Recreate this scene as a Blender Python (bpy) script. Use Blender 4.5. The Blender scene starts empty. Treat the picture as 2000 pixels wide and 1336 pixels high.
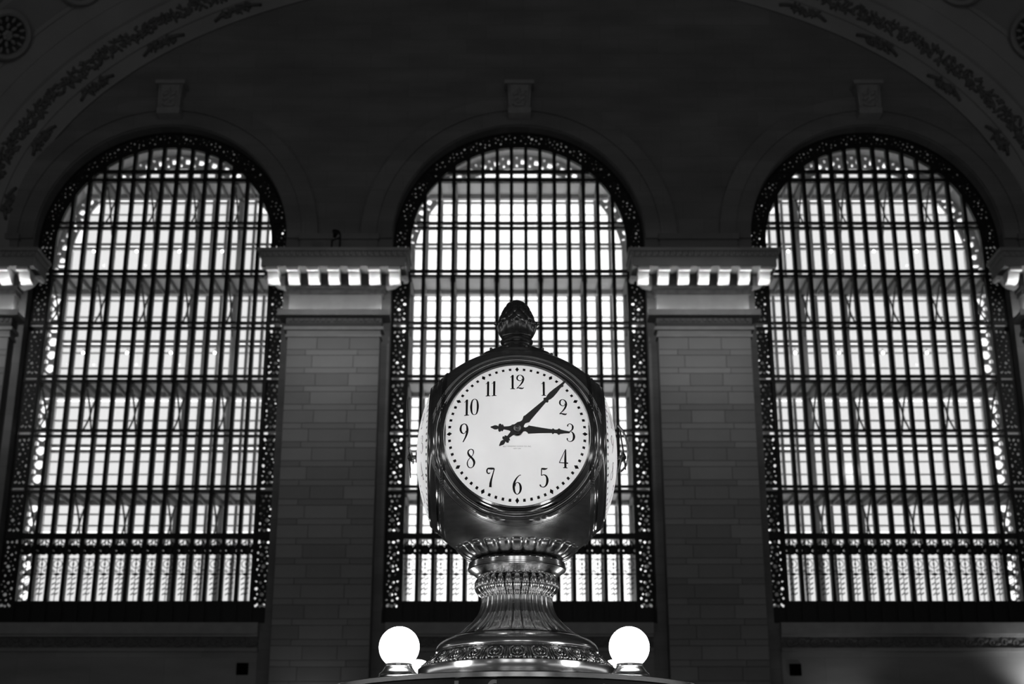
import bpy, math, random
from mathutils import Vector, Matrix
random.seed(7)
PI = math.pi
S = bpy.context.scene
C = S.collection

# ------------------------------------------------------------------ camera
F_PX, H_PX = 2778.0, 970.0
TH = math.atan(H_PX / F_PX)
cam_d = bpy.data.cameras.new('camera'); cam = bpy.data.objects.new('camera', cam_d); C.objects.link(cam)
cam_d.sensor_fit = 'HORIZONTAL'; cam_d.sensor_width = 36.0; cam_d.lens = 36.0 * F_PX / 2000.0
cam.location = (0, 0, 1.6); cam.rotation_euler = (PI / 2 + TH, 0, 0)
cam_d.clip_start = 0.05; cam_d.clip_end = 400
cam_d.dof.use_dof = True; cam_d.dof.focus_distance = 6.25; cam_d.dof.aperture_fstop = 4.3
S.camera = cam
# ------------------------------------------------------------------ overcast sky
wd = bpy.data.worlds.new('overcast_sky'); S.world = wd; wd.use_nodes = True
wd.node_tree.nodes['Background'].inputs[0].default_value = (1, 1, 1, 1)
wd.node_tree.nodes['Background'].inputs[1].default_value = 1.9
# ------------------------------------------------------------------ hall lamps and added fill lights behind the camera and along the sides
def light(name, kind, loc, power, size=0.1, target=None, parent=None, spot=60, blend=0.6, size_y=None, spread=None):
    d = bpy.data.lights.new(name, kind); d.energy = power
    if kind == 'AREA':
        d.size = size
        if size_y: d.shape = 'RECTANGLE'; d.size_y = size_y
        if spread: d.spread = math.radians(spread)
    else:
        d.shadow_soft_size = size
    if kind == 'SPOT': d.spot_size = math.radians(spot); d.spot_blend = blend
    o = bpy.data.objects.new(name, d); C.objects.link(o); o.location = loc
    if target is not None:
        v = Vector(target) - Vector(loc); o.rotation_euler = v.to_track_quat('-Z', 'Y').to_euler()
    if parent: o.parent = parent
    return o
for wx in (-12.74, 0.245, 13.23):      # the tall windows of the opposite end wall
    light('opposite_window_light', 'AREA', (wx, -47.0, 17.0), 700, 8.0, (wx, 0, 14), size_y=16)
for cx_ in (-17, 17):                  # chandeliers along the side galleries
    for cy_ in (-22, -4, 14):
        light('chandelier_light', 'POINT', (cx_, cy_, 7.5), 80, 0.7)
# unseen spots added to wash the four capitals and fade down the shafts
for lx, tx, am in ((-20.5, -6.25, 0.5), (20.5, -6.25, 0.75), (20.5, 6.74, 0.5), (-20.5, 6.74, 0.75), (-20.5, -19.23, 1.0), (20.5, 19.72, 1.0)):
    for k_, (pw, tz, sp) in enumerate(((11000, 18.1, 8.0), (6000, 17.2, 13.0), (3600, 16.2, 19.0))):
        light('shaft_wash_spot', 'SPOT', (lx, 14.0 - 0.8 * k_, 22.5), pw * am, 0.4, (tx, 46.9, tz), spot=sp, blend=1.0)
for sx_ in (-1, 1):                    # unseen fill strips added along both sides to brighten the brass
    light('low_side_fill', 'AREA', (sx_ * 21.5, -2.0, 2.6), 260, 44.0, (0, -2.0, 1.6), size_y=1.8)
S.view_settings.view_transform = 'Standard'; S.view_settings.look = 'None'
S.view_settings.exposure = 0.0; S.view_settings.gamma = 1.0; S.view_settings.use_curve_mapping = False
S.cycles.use_denoising = True
S.cycles.max_bounces = 8; S.cycles.diffuse_bounces = 3; S.cycles.glossy_bounces = 4
S.cycles.transparent_max_bounces = 24; S.cycles.transmission_bounces = 4
S.cycles.sample_clamp_indirect = 4.0

# ------------------------------------------------------------------ materials
def mat(name, v, rough=0.6, metal=0.0, var=0.0, scale=4.0, bump=0.0, emit=0.0, aniso=None, spec=0.5, stretch=None):
    m = bpy.data.materials.new(name); m.use_nodes = True
    nt = m.node_tree; b = nt.nodes['Principled BSDF']
    b.inputs['Base Color'].default_value = (v, v, v, 1); b.inputs['Roughness'].default_value = rough
    b.inputs['Metallic'].default_value = metal; b.inputs['Specular IOR Level'].default_value = spec
    if emit:
        b.inputs['Emission Color'].default_value = (1, 1, 1, 1); b.inputs['Emission Strength'].default_value = emit
    if var or bump:
        tc = nt.nodes.new('ShaderNodeTexCoord'); n = nt.nodes.new('ShaderNodeTexNoise')
        n.inputs['Scale'].default_value = scale; n.inputs['Detail'].default_value = 6
        src = tc.outputs['Object']
        if stretch:
            mp = nt.nodes.new('ShaderNodeMapping'); mp.inputs['Scale'].default_value = stretch
            nt.links.new(src, mp.inputs['Vector']); src = mp.outputs['Vector']
        nt.links.new(src, n.inputs['Vector'])
        if var:
            r = nt.nodes.new('ShaderNodeMapRange'); r.inputs['From Min'].default_value = 0.3; r.inputs['From Max'].default_value = 0.7
            r.inputs['To Min'].default_value = v * (1 - var); r.inputs['To Max'].default_value = v * (1 + var)
            nt.links.new(n.outputs['Fac'], r.inputs['Value']); nt.links.new(r.outputs['Result'], b.inputs['Base Color'])
        if bump:
            bp = nt.nodes.new('ShaderNodeBump'); bp.inputs['Strength'].default_value = bump; bp.inputs['Distance'].default_value = 0.02
            nt.links.new(n.outputs['Fac'], bp.inputs['Height']); nt.links.new(bp.outputs['Normal'], b.inputs['Normal'])
    return m
def stone_mat(name, v, bw, bh, mortar, var):
    m = mat(name, v, 0.75); nt = m.node_tree; b = nt.nodes['Principled BSDF']
    tc = nt.nodes.new('ShaderNodeTexCoord'); sp = nt.nodes.new('ShaderNodeSeparateXYZ'); cb = nt.nodes.new('ShaderNodeCombineXYZ')
    nt.links.new(tc.outputs['Object'], sp.inputs[0])
    ad = nt.nodes.new('ShaderNodeMath'); ad.operation = 'ADD'
    nt.links.new(sp.outputs['X'], ad.inputs[0]); nt.links.new(sp.outputs['Y'], ad.inputs[1])
    nt.links.new(ad.outputs[0], cb.inputs['X']); nt.links.new(sp.outputs['Z'], cb.inputs['Y'])
    br = nt.nodes.new('ShaderNodeTexBrick'); br.inputs['Scale'].default_value = 1.0
    br.inputs['Brick Width'].default_value = bw; br.inputs['Row Height'].default_value = bh
    br.inputs['Mortar Size'].default_value = 0.012; br.inputs['Mortar Smooth'].default_value = 0.3
    br.inputs['Color1'].default_value = (v * (1 + var),) * 3 + (1,); br.inputs['Color2'].default_value = (v * (1 - var),) * 3 + (1,)
    br.inputs['Mortar'].default_value = (v * mortar,) * 3 + (1,)
    nt.links.new(cb.outputs[0], br.inputs['Vector'])
    n = nt.nodes.new('ShaderNodeTexNoise'); n.inputs['Scale'].default_value = 0.9; n.inputs['Detail'].default_value = 8
    mp = nt.nodes.new('ShaderNodeMapping'); mp.inputs['Scale'].default_value = (0.35, 1, 1.6)
    nt.links.new(tc.outputs['Object'], mp.inputs[0]); nt.links.new(mp.outputs[0], n.inputs['Vector'])
    r = nt.nodes.new('ShaderNodeMapRange'); r.inputs['From Min'].default_value = 0.25; r.inputs['From Max'].default_value = 0.75
    r.inputs['To Min'].default_value = 0.75; r.inputs['To Max'].default_value = 1.2
    nt.links.new(n.outputs['Fac'], r.inputs['Value'])
    mx = nt.nodes.new('ShaderNodeMix'); mx.data_type = 'RGBA'; mx.blend_type = 'MULTIPLY'; mx.inputs['Factor'].default_value = 1.0
    nt.links.new(br.outputs['Color'], mx.inputs['A']); nt.links.new(r.outputs['Result'], mx.inputs['B'])
    nt.links.new(mx.outputs['Result'], b.inputs['Base Color'])
    return m
def glass_mat(name, tint, gloss=0.05):
    m = bpy.data.materials.new(name); m.use_nodes = True; nt = m.node_tree
    for n in list(nt.nodes): nt.nodes.remove(n)
    o = nt.nodes.new('ShaderNodeOutputMaterial'); t = nt.nodes.new('ShaderNodeBsdfTransparent'); g = nt.nodes.new('ShaderNodeBsdfGlossy')
    t.inputs[0].default_value = (tint, tint, tint, 1); g.inputs['Roughness'].default_value = 0.05
    mx = nt.nodes.new('ShaderNodeMixShader'); mx.inputs[0].default_value = gloss
    nt.links.new(t.outputs[0], mx.inputs[1]); nt.links.new(g.outputs[0], mx.inputs[2]); nt.links.new(mx.outputs[0], o.inputs[0])
    return m
def opal_mat(name='opal_glass', dif=0.3):        # milky glass: the lamp inside the clock shines through it
    m = bpy.data.materials.new(name); m.use_nodes = True; nt = m.node_tree
    for n in list(nt.nodes): nt.nodes.remove(n)
    o = nt.nodes.new('ShaderNodeOutputMaterial'); t = nt.nodes.new('ShaderNodeBsdfTranslucent'); d = nt.nodes.new('ShaderNodeBsdfDiffuse'); g = nt.nodes.new('ShaderNodeBsdfGlossy')
    tc = nt.nodes.new('ShaderNodeTexCoord'); n = nt.nodes.new('ShaderNodeTexNoise'); n.inputs['Scale'].default_value = 5.0; n.inputs['Detail'].default_value = 5
    r = nt.nodes.new('ShaderNodeMapRange'); r.inputs['From Min'].default_value = 0.3; r.inputs['From Max'].default_value = 0.7; r.inputs['To Min'].default_value = 0.74; r.inputs['To Max'].default_value = 0.84
    nt.links.new(tc.outputs['Object'], n.inputs['Vector']); nt.links.new(n.outputs['Fac'], r.inputs['Value']); nt.links.new(r.outputs['Result'], t.inputs['Color'])
    d.inputs['Color'].default_value = (0.6, 0.6, 0.6, 1); g.inputs['Roughness'].default_value = 0.15
    a = nt.nodes.new('ShaderNodeMixShader'); a.inputs[0].default_value = dif; b = nt.nodes.new('ShaderNodeMixShader'); b.inputs[0].default_value = 0.03
    nt.links.new(t.outputs[0], a.inputs[1]); nt.links.new(d.outputs[0], a.inputs[2]); nt.links.new(a.outputs[0], b.inputs[1]); nt.links.new(g.outputs[0], b.inputs[2]); nt.links.new(b.outputs[0], o.inputs[0])
    return m
M = dict(
    wall=stone_mat('caen_stone', 0.185, 1.45, 0.62, 0.8, 0.06),
    wall_low=stone_mat('marble_dado', 0.26, 2.4, 1.2, 0.85, 0.08),
    block=mat('pilaster_stone', 0.25, 0.7, var=0.14, scale=0.8),
    joint=mat('joint_mortar_grey', 0.135, 0.9),
    trim=mat('carved_stone', 0.29, 0.7, var=0.1, scale=3, bump=0.15),
    pale=mat('pale_plaster', 0.72, 0.6, var=0.06, scale=3),
    lime=mat('limewashed_frieze', 0.36, 0.7, var=0.06, scale=3),
    dark_recess=mat('shade_toned_recess', 0.045, 0.6),  # shade between the brackets and in recesses put into the colour
    relief=mat('shadow_toned_relief', 0.115, 0.7, var=0.3, scale=6),  # shadows of the carving put into a darker colour
    iron=mat('cast_iron_black', 0.013, 0.5, spec=0.25),
    steel=mat('grey_painted_steel', 0.78, 0.6),
    steel_dark=mat('dark_grey_steel', 0.22, 0.6),
    slab=mat('catwalk_white_slab', 0.9, 0.6, var=0.04, scale=5),
    glass=glass_mat('window_glass', 0.985, 0.03),
    glass_dim=glass_mat('dimmed_side_glass', 0.71, 0.03),  # tint stands in for duller sky behind the side windows
    ceil=mat('vault_plaster', 0.29, 0.8, var=0.08, scale=0.6),
    floor=stone_mat('floor_marble', 0.42, 1.2, 1.2, 0.9, 0.05),
    back=mat('hall_stone', 0.34, 0.8, var=0.08, scale=0.5),
    brass=mat('brushed_brass', 0.52, 0.27, 1.0, var=0.16, scale=14, stretch=(1, 1, 5)),
    brass_dark=mat('aged_dark_brass', 0.24, 0.26, 1.0, var=0.25, scale=9),
    brass_bright=mat('polished_brass', 0.66, 0.18, 1.0, var=0.1, scale=30, stretch=(1, 1, 8)),
    flute=mat('polished_flute_brass', 0.72, 0.17, 1.0, var=0.12, scale=20),
    void=mat('unlit_vent_dark', 0.004, 1.0, spec=0.0),
    polish=mat('mirror_brass', 0.42, 0.12, 1.0, var=0.2, scale=12),
    black=mat('enamel_and_shade_black', 0.012, 0.35),
    opal=opal_mat(),
    globe=mat('lit_opal_globe', 0.8, 0.3, emit=7.5),
    bulb=mat('lit_bulb', 0.8, 0.3, emit=14.0),
    letter=mat('grey_sign_letter', 0.55, 0.4),
    sign=mat('black_sign_band', 0.01, 0.3),
    booth=mat('booth_marble', 0.4, 0.4, var=0.1, scale=5),
)

# ------------------------------------------------------------------ mesh helpers
class MB:
    def __init__(s): s.v = []; s.f = []
    def add(s, vs, fs):
        o = len(s.v); s.v += [tuple(p) for p in vs]; s.f += [tuple(i + o for i in q) for q in fs]; return s
    def box(s, x0, x1, y0, y1, z0, z1):
        return s.add([(x0, y0, z0), (x1, y0, z0), (x1, y1, z0), (x0, y1, z0), (x0, y0, z1), (x1, y0, z1), (x1, y1, z1), (x0, y1, z1)],
                     [(0, 3, 2, 1), (4, 5, 6, 7), (0, 1, 5, 4), (1, 2, 6, 5), (2, 3, 7, 6), (3, 0, 4, 7)])
    def lathe(s, prof, n=64, rad=None, caps=False):
        vs = []
        for (r, z) in prof:
            for i in range(n):
                a = 2 * PI * i / n
                rr = rad(r, z, a) if rad else r
                vs.append((rr * math.cos(a), rr * math.sin(a), z))
        fs = []
        for j in range(len(prof) - 1):
            for i in range(n):
                k = (i + 1) % n
                fs.append((j * n + i, j * n + k, (j + 1) * n + k, (j + 1) * n + i))
        if caps:
            fs.append(tuple(range(n))[::-1]); fs.append(tuple((len(prof) - 1) * n + i for i in range(n)))
        return s.add(vs, fs)
    def tube(s, pts, r, n=6, closed=False):
        pts = [Vector(p) for p in pts]; m = len(pts); rs = r if isinstance(r, (list, tuple)) else [r] * m
        vs = []; up = None
        for i, p in enumerate(pts):
            if closed: t = pts[(i + 1) % m] - pts[i - 1]
            else: t = pts[min(i + 1, m - 1)] - pts[max(i - 1, 0)]
            t.normalize()
            if up is None:
                up = Vector((0, 0, 1)) if abs(t.z) < 0.9 else Vector((0, 1, 0))
            a = t.cross(up); a.normalize(); b = a.cross(t); b.normalize(); up = b
            for k in range(n):
                q = 2 * PI * k / n
                vs.append(p + (a * math.cos(q) + b * math.sin(q)) * rs[i])
        fs = []
        for i in range(m if closed else m - 1):
            j = (i + 1) % m
            for k in range(n):
                l = (k + 1) % n
                fs.append((i * n + k, i * n + l, j * n + l, j * n + k))
        if not closed:
            fs.append(tuple(range(n))[::-1]); fs.append(tuple((m - 1) * n + k for k in range(n)))
        return s.add(vs, fs)
    def prism(s, poly, y0, y1):       # polygon in x,z extruded along y
        n = len(poly)
        vs = [(x, y0, z) for x, z in poly] + [(x, y1, z) for x, z in poly]
        fs = [tuple(range(n)), tuple(range(n, 2 * n))[::-1]] + [(i, i + n, (i + 1) % n + n, (i + 1) % n) for i in range(n)]
        return s.add(vs, fs)
    def blob(s, c, ax, n=8, m=5):     # ellipsoid: centre, three axis vectors
        c = Vector(c); a, b, d = [Vector(q) for q in ax]; vs = [c - d]; 
        for j in range(1, m):
            t = PI * j / m
            for i in range(n):
                q = 2 * PI * i / n
                vs.append(c - d * math.cos(t) + (a * math.cos(q) + b * math.sin(q)) * math.sin(t))
        vs.append(c + d); L = len(vs) - 1; fs = []
        for i in range(n):
            k = (i + 1) % n
            fs.append((0, 1 + k, 1 + i)); fs.append((L, L - n + i, L - n + k))
            for j in range(m - 2):
                fs.append((1 + j * n + i, 1 + j * n + k, 1 + (j + 1) * n + k, 1 + (j + 1) * n + i))
        return s.add(vs, fs)
    def xf(s, mtx): s.v = [tuple(mtx @ Vector(p)) for p in s.v]; return s
    def mesh(s, name, m, smooth=False, sharp=35):
        me = bpy.data.meshes.new(name); me.from_pydata(s.v, [], s.f)
        import bmesh
        bm = bmesh.new(); bm.from_mesh(me); bmesh.ops.recalc_face_normals(bm, faces=bm.faces); bm.to_mesh(me); bm.free()
        if smooth:
            me.shade_smooth()
            if sharp: me.set_sharp_from_angle(angle=math.radians(sharp))
        me.materials.append(M[m] if isinstance(m, str) else m); return me
def put(name, me, parent=None, loc=(0, 0, 0), rot=(0, 0, 0), kind=None, scale=None):
    o = bpy.data.objects.new(name, me); C.objects.link(o); o.location = loc; o.rotation_euler = rot
    if scale: o.scale = scale
    if parent: o.parent = parent
    if kind: o['kind'] = kind
    return o
def obj(name, mb, m, parent=None, smooth=False, loc=(0, 0, 0), rot=(0, 0, 0), kind=None, sharp=35):
    return put(name, mb.mesh(name, m, smooth, sharp), parent, loc, rot, kind)
def empty(name, loc=(0, 0, 0), parent=None, kind=None):
    o = bpy.data.objects.new(name, None); C.objects.link(o); o.location = loc; o.empty_display_size = 0.2
    if parent: o.parent = parent
    if kind: o['kind'] = kind
    return o
def tag(o, label, cat, group=None):
    o['label'] = label; o['category'] = cat
    if group: o['group'] = group
    return o

# ------------------------------------------------------------------ dimensions of the hall (metres)
XC = 0.245                       # middle of the end wall
BAY = 12.985
WX = [XC - BAY, XC, XC + BAY]    # window axes
SPRING, R_OUT, R_IN = 22.10, 4.57, 3.99
YW, YG, YO, YB = 47.4, 48.0, 49.8, 50.2   # wall face, inner glazing, outer glazing, outer face
SILL = 8.32
EA, EB, EZ = 18.45, 11.0, 22.25  # elliptical vault where it meets the end wall
EX = 0.32

# ================================================================== SETTING
def wall_mesh():
    b = MB(); TOP = 36.0; X0, X1 = XC - 24, XC + 24; n = 48
    def front_back(x0, x1, za0, za1, zb0, zb1, y):
        b.add([(x0, y, za0), (x1, y, za1), (x1, y, zb1), (x0, y, zb0)], [(0, 1, 2, 3)])
    edges = [X0]
    for w in WX: edges += [w - R_OUT, w + R_OUT]
    edges.append(X1)
    for y in (YW, YB):
        for i in range(0, len(edges), 2):
            front_back(edges[i], edges[i + 1], 0, 0, TOP, TOP, y)
        for w in WX:
            front_back(w - R_OUT, w + R_OUT, 0, 0, SILL, SILL, y)
            for i in range(n):
                a0, a1 = PI - PI * i / n, PI - PI * (i + 1) / n
                front_back(w + R_OUT * math.cos(a0), w + R_OUT * math.cos(a1), SPRING + R_OUT * math.sin(a0), SPRING + R_OUT * math.sin(a1), TOP, TOP, y)
    for w in WX:
        out = [(w - R_OUT, SILL)] + [(w + R_OUT * math.cos(PI - PI * i / n), SPRING + R_OUT * math.sin(PI * i / n)) for i in range(n + 1)] + [(w + R_OUT, SILL)]
        for i in range(len(out)):
            p, q = out[i], out[(i + 1) % len(out)]
            b.add([(p[0], YW, p[1]), (q[0], YW, q[1]), (q[0], YB, q[1]), (p[0], YB, p[1])], [(0, 1, 2, 3)])
    b.add([(X0, YW, 0), (X0, YB, 0), (X0, YB, TOP), (X0, YW, TOP)], [(0, 1, 2, 3)])
    b.add([(X1, YW, 0), (X1, YB, 0), (X1, YB, TOP), (X1, YW, TOP)], [(0, 1, 2, 3)])
    b.add([(X0, YW, TOP), (X1, YW, TOP), (X1, YB, TOP), (X0, YB, TOP)], [(0, 1, 2, 3)])
    return b
wall = obj('wall_east', wall_mesh(), 'wall', kind='structure')
HB = -48.0; HW = 23.0
obj('floor', MB().box(XC - 24, XC + 24, HB - 0.5, YB, -0.3, 0), 'floor', kind='structure')
obj('wall_north', MB().box(EX - HW - 0.8, EX - HW, HB, YW, 0, 24.0), 'back', kind='structure')
obj('wall_south', MB().box(EX + HW, EX + HW + 0.8, HB, YW, 0, 24.0), 'back', kind='structure')
obj('wall_west', MB().box(XC - 24, XC + 24, HB - 0.5, HB, 0, 38), 'back', kind='structure')

# ---- vault: moulded arch bands against the end wall, then the barrel
def ell(d, t): return (EX + (EA + d) * math.cos(t), EZ + (EB + d) * math.sin(t))
def sweep(prof, n=120, t0=-0.04 * PI, t1=1.04 * PI):      # prof: (y, offset)
    b = MB(); vs = []; m = len(prof)
    for i in range(n + 1):
        t = t0 + (t1 - t0) * i / n
        for (y, d) in prof:
            x, z = ell(d, t); vs.append((x, y, z))
    fs = [(i * m + j, i * m + j + 1, (i + 1) * m + j + 1, (i + 1) * m + j) for i in range(n) for j in range(m - 1)]
    return b.add(vs, fs)
BANDS = [(47.45, 0.0), (47.30, -0.03), (47.25, 0.10), (46.98, 0.42), (46.90, 0.44), (46.86, 0.56), (46.84, 0.64), (46.60, 1.16), (46.55, 1.24), (46.52, 1.38), (46.40, 1.44),
         (46.34, 1.52), (46.05, 2.02), (46.02, 2.02), (45.98, 2.10), (45.72, 2.62), (45.66, 2.60), (45.60, 2.74)]
obj('trim_1', sweep(BANDS), 'ceil', smooth=True, kind='structure', sharp=25)
ceil = obj('ceiling', sweep([(45.60, 2.74), (44.30, 3.4), (44.2, 3.55), (42.5, 3.55), (42.4, 4.75), (HB, 4.75), (HB - 0.4, 4.75), (HB - 0.4, 5.4), (47.4, 5.4), (47.45, 0.0)], 96), 'ceil', smooth=True, kind='structure', sharp=25)

def leaf_band(y0, d0, y1, d1, t0, t1, step, size, jit):
    b = MB(); t = t0
    while t < t1:
        for k in range(3):
            u = random.uniform(0.12, 0.88)
            d = d0 + (d1 - d0) * u; y = y0 + (y1 - y0) * u
            x, z = ell(d, t + random.uniform(-jit, jit))
            nx, nz = (x - EX) / EA ** 2, (z - EZ) / EB ** 2; L = math.hypot(nx, nz); nx /= L; nz /= L
            tv = Vector((-nz, 0, nx)); rv = Vector((nx, (y1 - y0) / max(1e-3, (d1 - d0)), nz)).normalized(); q = random.uniform(0, PI)
            a = tv * math.cos(q) + rv * math.sin(q); c = rv * math.cos(q) - tv * math.sin(q); nn = a.cross(c).normalized()
            b.blob((x, y - 0.02, z), (a * size * random.uniform(.7, 1.3), c * size * 0.42, nn * 0.06), 6, 4)
        t += step
    return b
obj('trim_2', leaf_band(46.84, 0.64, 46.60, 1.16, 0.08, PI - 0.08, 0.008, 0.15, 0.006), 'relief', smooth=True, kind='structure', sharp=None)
# separate fruit garlands hung along the innermost band
gi = 3
for tc_ in (2.188, 2.381, 2.588, 2.806, 3.04):
    for side in (0, 1):
        t0_ = (tc_ if side == 0 else PI - tc_) - 0.042; t1_ = t0_ + 0.084
        g = leaf_band(47.22, 0.12, 46.99, 0.40, t0_ + 0.012, t1_ - 0.012, 0.005, 0.13, 0.004)
        for e, e2 in ((t0_ - 0.015, t0_ + 0.02), (t1_ + 0.015, t1_ - 0.02)):
            x, z = ell(0.2, e); x2, z2 = ell(0.3, e2)
            g.tube([(x, 47.14, z), ((x + x2) / 2, 47.03, (z + z2) / 2), (x2, 47.03, z2)], 0.06, 6)
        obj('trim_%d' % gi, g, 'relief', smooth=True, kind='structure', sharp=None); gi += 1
# rosettes in round frames on the vault
def rosette_meshes():
    ring = MB().lathe([(0.70, 0.0), (0.74, 0.10), (0.84, 0.13), (0.92, 0.08), (0.96, 0.0)], 40)
    dish = MB().lathe([(0.001, -0.06), (0.5, -0.05), (0.72, 0.02)], 40)
    pet = MB().blob((0, 0, 0), ((0.17, 0, 0.03), (0, 0.10, 0), (0, 0, 0.05)), 8, 5)
    core = MB()
    for i in range(7):
        a = i * 2 * PI / 6; r = 0.0 if i == 6 else 0.11
        core.blob((r * math.cos(a), r * math.sin(a), 0.06), ((0.10, 0, 0), (0, 0.10, 0), (0, 0, 0.09)), 8, 5)
    return ring.mesh('frame', 'ceil', True), dish.mesh('dish', 'dark_recess', True), pet.mesh('petal', 'ceil', True, None), core.mesh('rosette_core', 'ceil', True, None)
RM = rosette_meshes()
for t in (2.430, 2.63, 2.235, PI - 2.430, PI - 2.63, PI - 2.235):
    d = 2.86; y = 44.9; x, z = ell(d, t)
    nx, nz = (x - EX) / (EA + d) ** 2, (z - EZ) / (EB + d) ** 2; L = math.hypot(nx, nz); nx /= L; nz /= L
    zax = Vector((-nx * 0.89, -0.46, -nz * 0.89)).normalized(); xax = Vector((-nz, 0, nx)); yax = zax.cross(xax).normalized()
    mt = Matrix((xax, yax, zax)).transposed().to_euler()
    r = put('rosette', RM[1], ceil, (x, y, z), mt)
    put('rosette_frame', RM[0], r); put('rosette_core', RM[3], r)
    for ring_r, n, sc in ((0.33, 8, 1.0), (0.58, 14, 0.85)):
        for i in range(n):
            a = 2 * PI * i / n
            put('petal', RM[2], r, (ring_r * math.cos(a), ring_r * math.sin(a), 0.03), (0, 0, a), scale=(sc * 0.8, sc * 0.7, sc))

# ---- arch rings and keystones on the end wall
def arc_ring(r0, r1, y0, y1, n=56):
    b = MB(); vs = []
    for i in range(n + 1):
        a = PI * i / n; c, s_ = math.cos(a), math.sin(a)
        vs += [(r0 * c, y1, r0 * s_), (r0 * c, y0, r0 * s_), (r1 * c, y0, r1 * s_), (r1 * c, y1, r1 * s_)]
    fs = [(i * 4 + j, i * 4 + (j + 1) % 4, (i + 1) * 4 + (j + 1) % 4, (i + 1) * 4 + j) for i in range(n) for j in range(4)]
    return b.add(vs, fs)
ring1 = arc_ring(4.60, 5.15, -0.10, 0.06).mesh('archivolt', 'wall', True)
ring2 = arc_ring(5.15, 5.72, -0.18, 0.06).mesh('archivolt_outer', 'wall', True)
def keystone():
    b = MB()
    body = [(-0.46, 1.12), (-0.38, 0.12), (0.38, 0.12), (0.46, 1.12)]
    b.prism(body, -0.55, 0.0)
    return b
ks_body = keystone().mesh('keystone', 'trim')
ks_cap = MB().box(-0.55, 0.55, -0.66, 0, 1.12, 1.26).mesh('keystone_cap', 'trim')
ks_foot = MB().box(-0.42, 0.42, -0.62, 0, -0.10, 0.14).mesh('keystone_foot', 'trim')
kl = MB()
for sx in (-1, 1):
    kl.tube([(sx * 0.40, -0.57, 1.08), (sx * 0.36, -0.57, 0.16)], 0.05, 6)
    for z in (0.35, 0.55, 0.75):
        kl.blob((sx * 0.13, -0.57, z), ((0.13, 0, 0.1 ), (0, 0.06, 0), (-0.04, 0, 0.06)), 8, 5)
kl.blob((0, -0.57, 0.62), ((0.05, 0, 0), (0, 0.08, 0), (0, 0, 0.4)), 8, 6)
kl.blob((0, -0.58, 0.24), ((0.24, 0, 0), (0, 0.06, 0), (0, 0, 0.06)), 8, 5)
ks_leaf = kl.mesh('keystone_leaf', 'trim', True, None)
for w in WX:
    put('archivolt', ring1, wall, (w, YW, SPRING)); put('archivolt_outer', ring2, wall, (w, YW, SPRING))
    k = put('keystone', ks_body, wall, (w + 0.03, YW, 27.0))
    for n_, m_ in (('keystone_cap', ks_cap), ('keystone_foot', ks_foot), ('keystone_leaf', ks_leaf)): put(n_, m_, k)
# string course at the spring line between the arch rings
for i in range(4):
    xm = XC + (i - 1.5) * BAY
    obj('string_course', MB().box(xm - 1.45, xm + 1.45, YW - 0.22, YW, 22.02, 22.24).box(xm - 1.40, xm + 1.40, YW - 0.12, YW, 21.5, 22.02), 'wall', wall)

# ---- sill, carved frieze and the low wall under each window
def scroll(cx, cz, r, turns, sgn):
    pts = []
    for i in range(16):
        t = i / 15; a = sgn * t * turns * 2 * PI; rr = r * (1 - 0.8 * t)
        pts.append((cx + rr * math.cos(a), 0, cz + rr * math.sin(a)))
    return pts
fr = MB()
for i in range(11):
    x = -1.95 + i * 0.39
    fr.tube(scroll(x, 0.0, 0.15, 1.2, 1 if i % 2 else -1), 0.035, 5)
    fr.blob((x + 0.19, 0, 0.06 if i % 2 else -0.06), ((0.1, 0, 0.06), (0, 0.04, 0), (-0.03, 0, 0.05)), 6, 4)
fr_me = fr.mesh('carved_scrollwork', 'joint', True, None)
vent_me = MB().box(-0.19, 0.19, -0.03, 0.02, -0.19, 0.19)
for k in range(5): vent_me.box(-0.17, 0.17, -0.045, -0.03, -0.16 + k * 0.075, -0.14 + k * 0.075)
vent_me = vent_me.mesh('wall_vent', 'void')
for i, w in enumerate(WX):
    b = MB().box(w - 4.40, w + 4.40, YW - 0.30, YW, 7.93, 8.30)
    b.box(w - 4.40, w + 4.40, YW - 0.20, YW, 7.85, 7.93)
    obj('window_sill', b, 'trim', wall)
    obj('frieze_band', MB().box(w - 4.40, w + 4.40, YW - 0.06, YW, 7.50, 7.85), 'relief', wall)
    obj('frieze_ledge', MB().box(w - 4.40, w + 4.40, YW - 0.14, YW, 7.38, 7.50), 'wall_low', wall)
    for sx in (-2.15, 2.15): put('carved_scrollwork', fr_me, wall, (w + sx, YW - 0.07, 7.68), kind='stuff')
    obj('dado', MB().box(w - 4.40, w + 4.40, YW - 0.04, YW, 0.0, 7.38), 'wall_low', wall)
tag(put('wall_vent', vent_me, None, (-8.80, YW - 0.06, 6.83)), 'small square black vent low on the wall beneath the left window', 'vent', 'square wall vents')
tag(put('wall_vent', vent_me, None, (9.25, YW - 0.06, 6.80)), 'small square black vent low on the wall beneath the right window', 'vent', 'square wall vents')
# lamps hidden on the furniture below the frame wash the low wall
light('wall_wash_lamp', 'SPOT', (17.5, 46.4, 5.8), 230, 0.2, (17.3, YW, 7.0), spot=105, blend=1.0)
light('wall_wash_lamp', 'SPOT', (10.8, 46.5, 4.6), 45, 0.15, (10.6, YW, 6.0), spot=90, blend=1.0)
light('wall_wash_lamp', 'SPOT', (-6.4, 46.0, 4.7), 22, 0.15, (-6.4, 46.9, 6.0), spot=90, blend=1.0)

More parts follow.
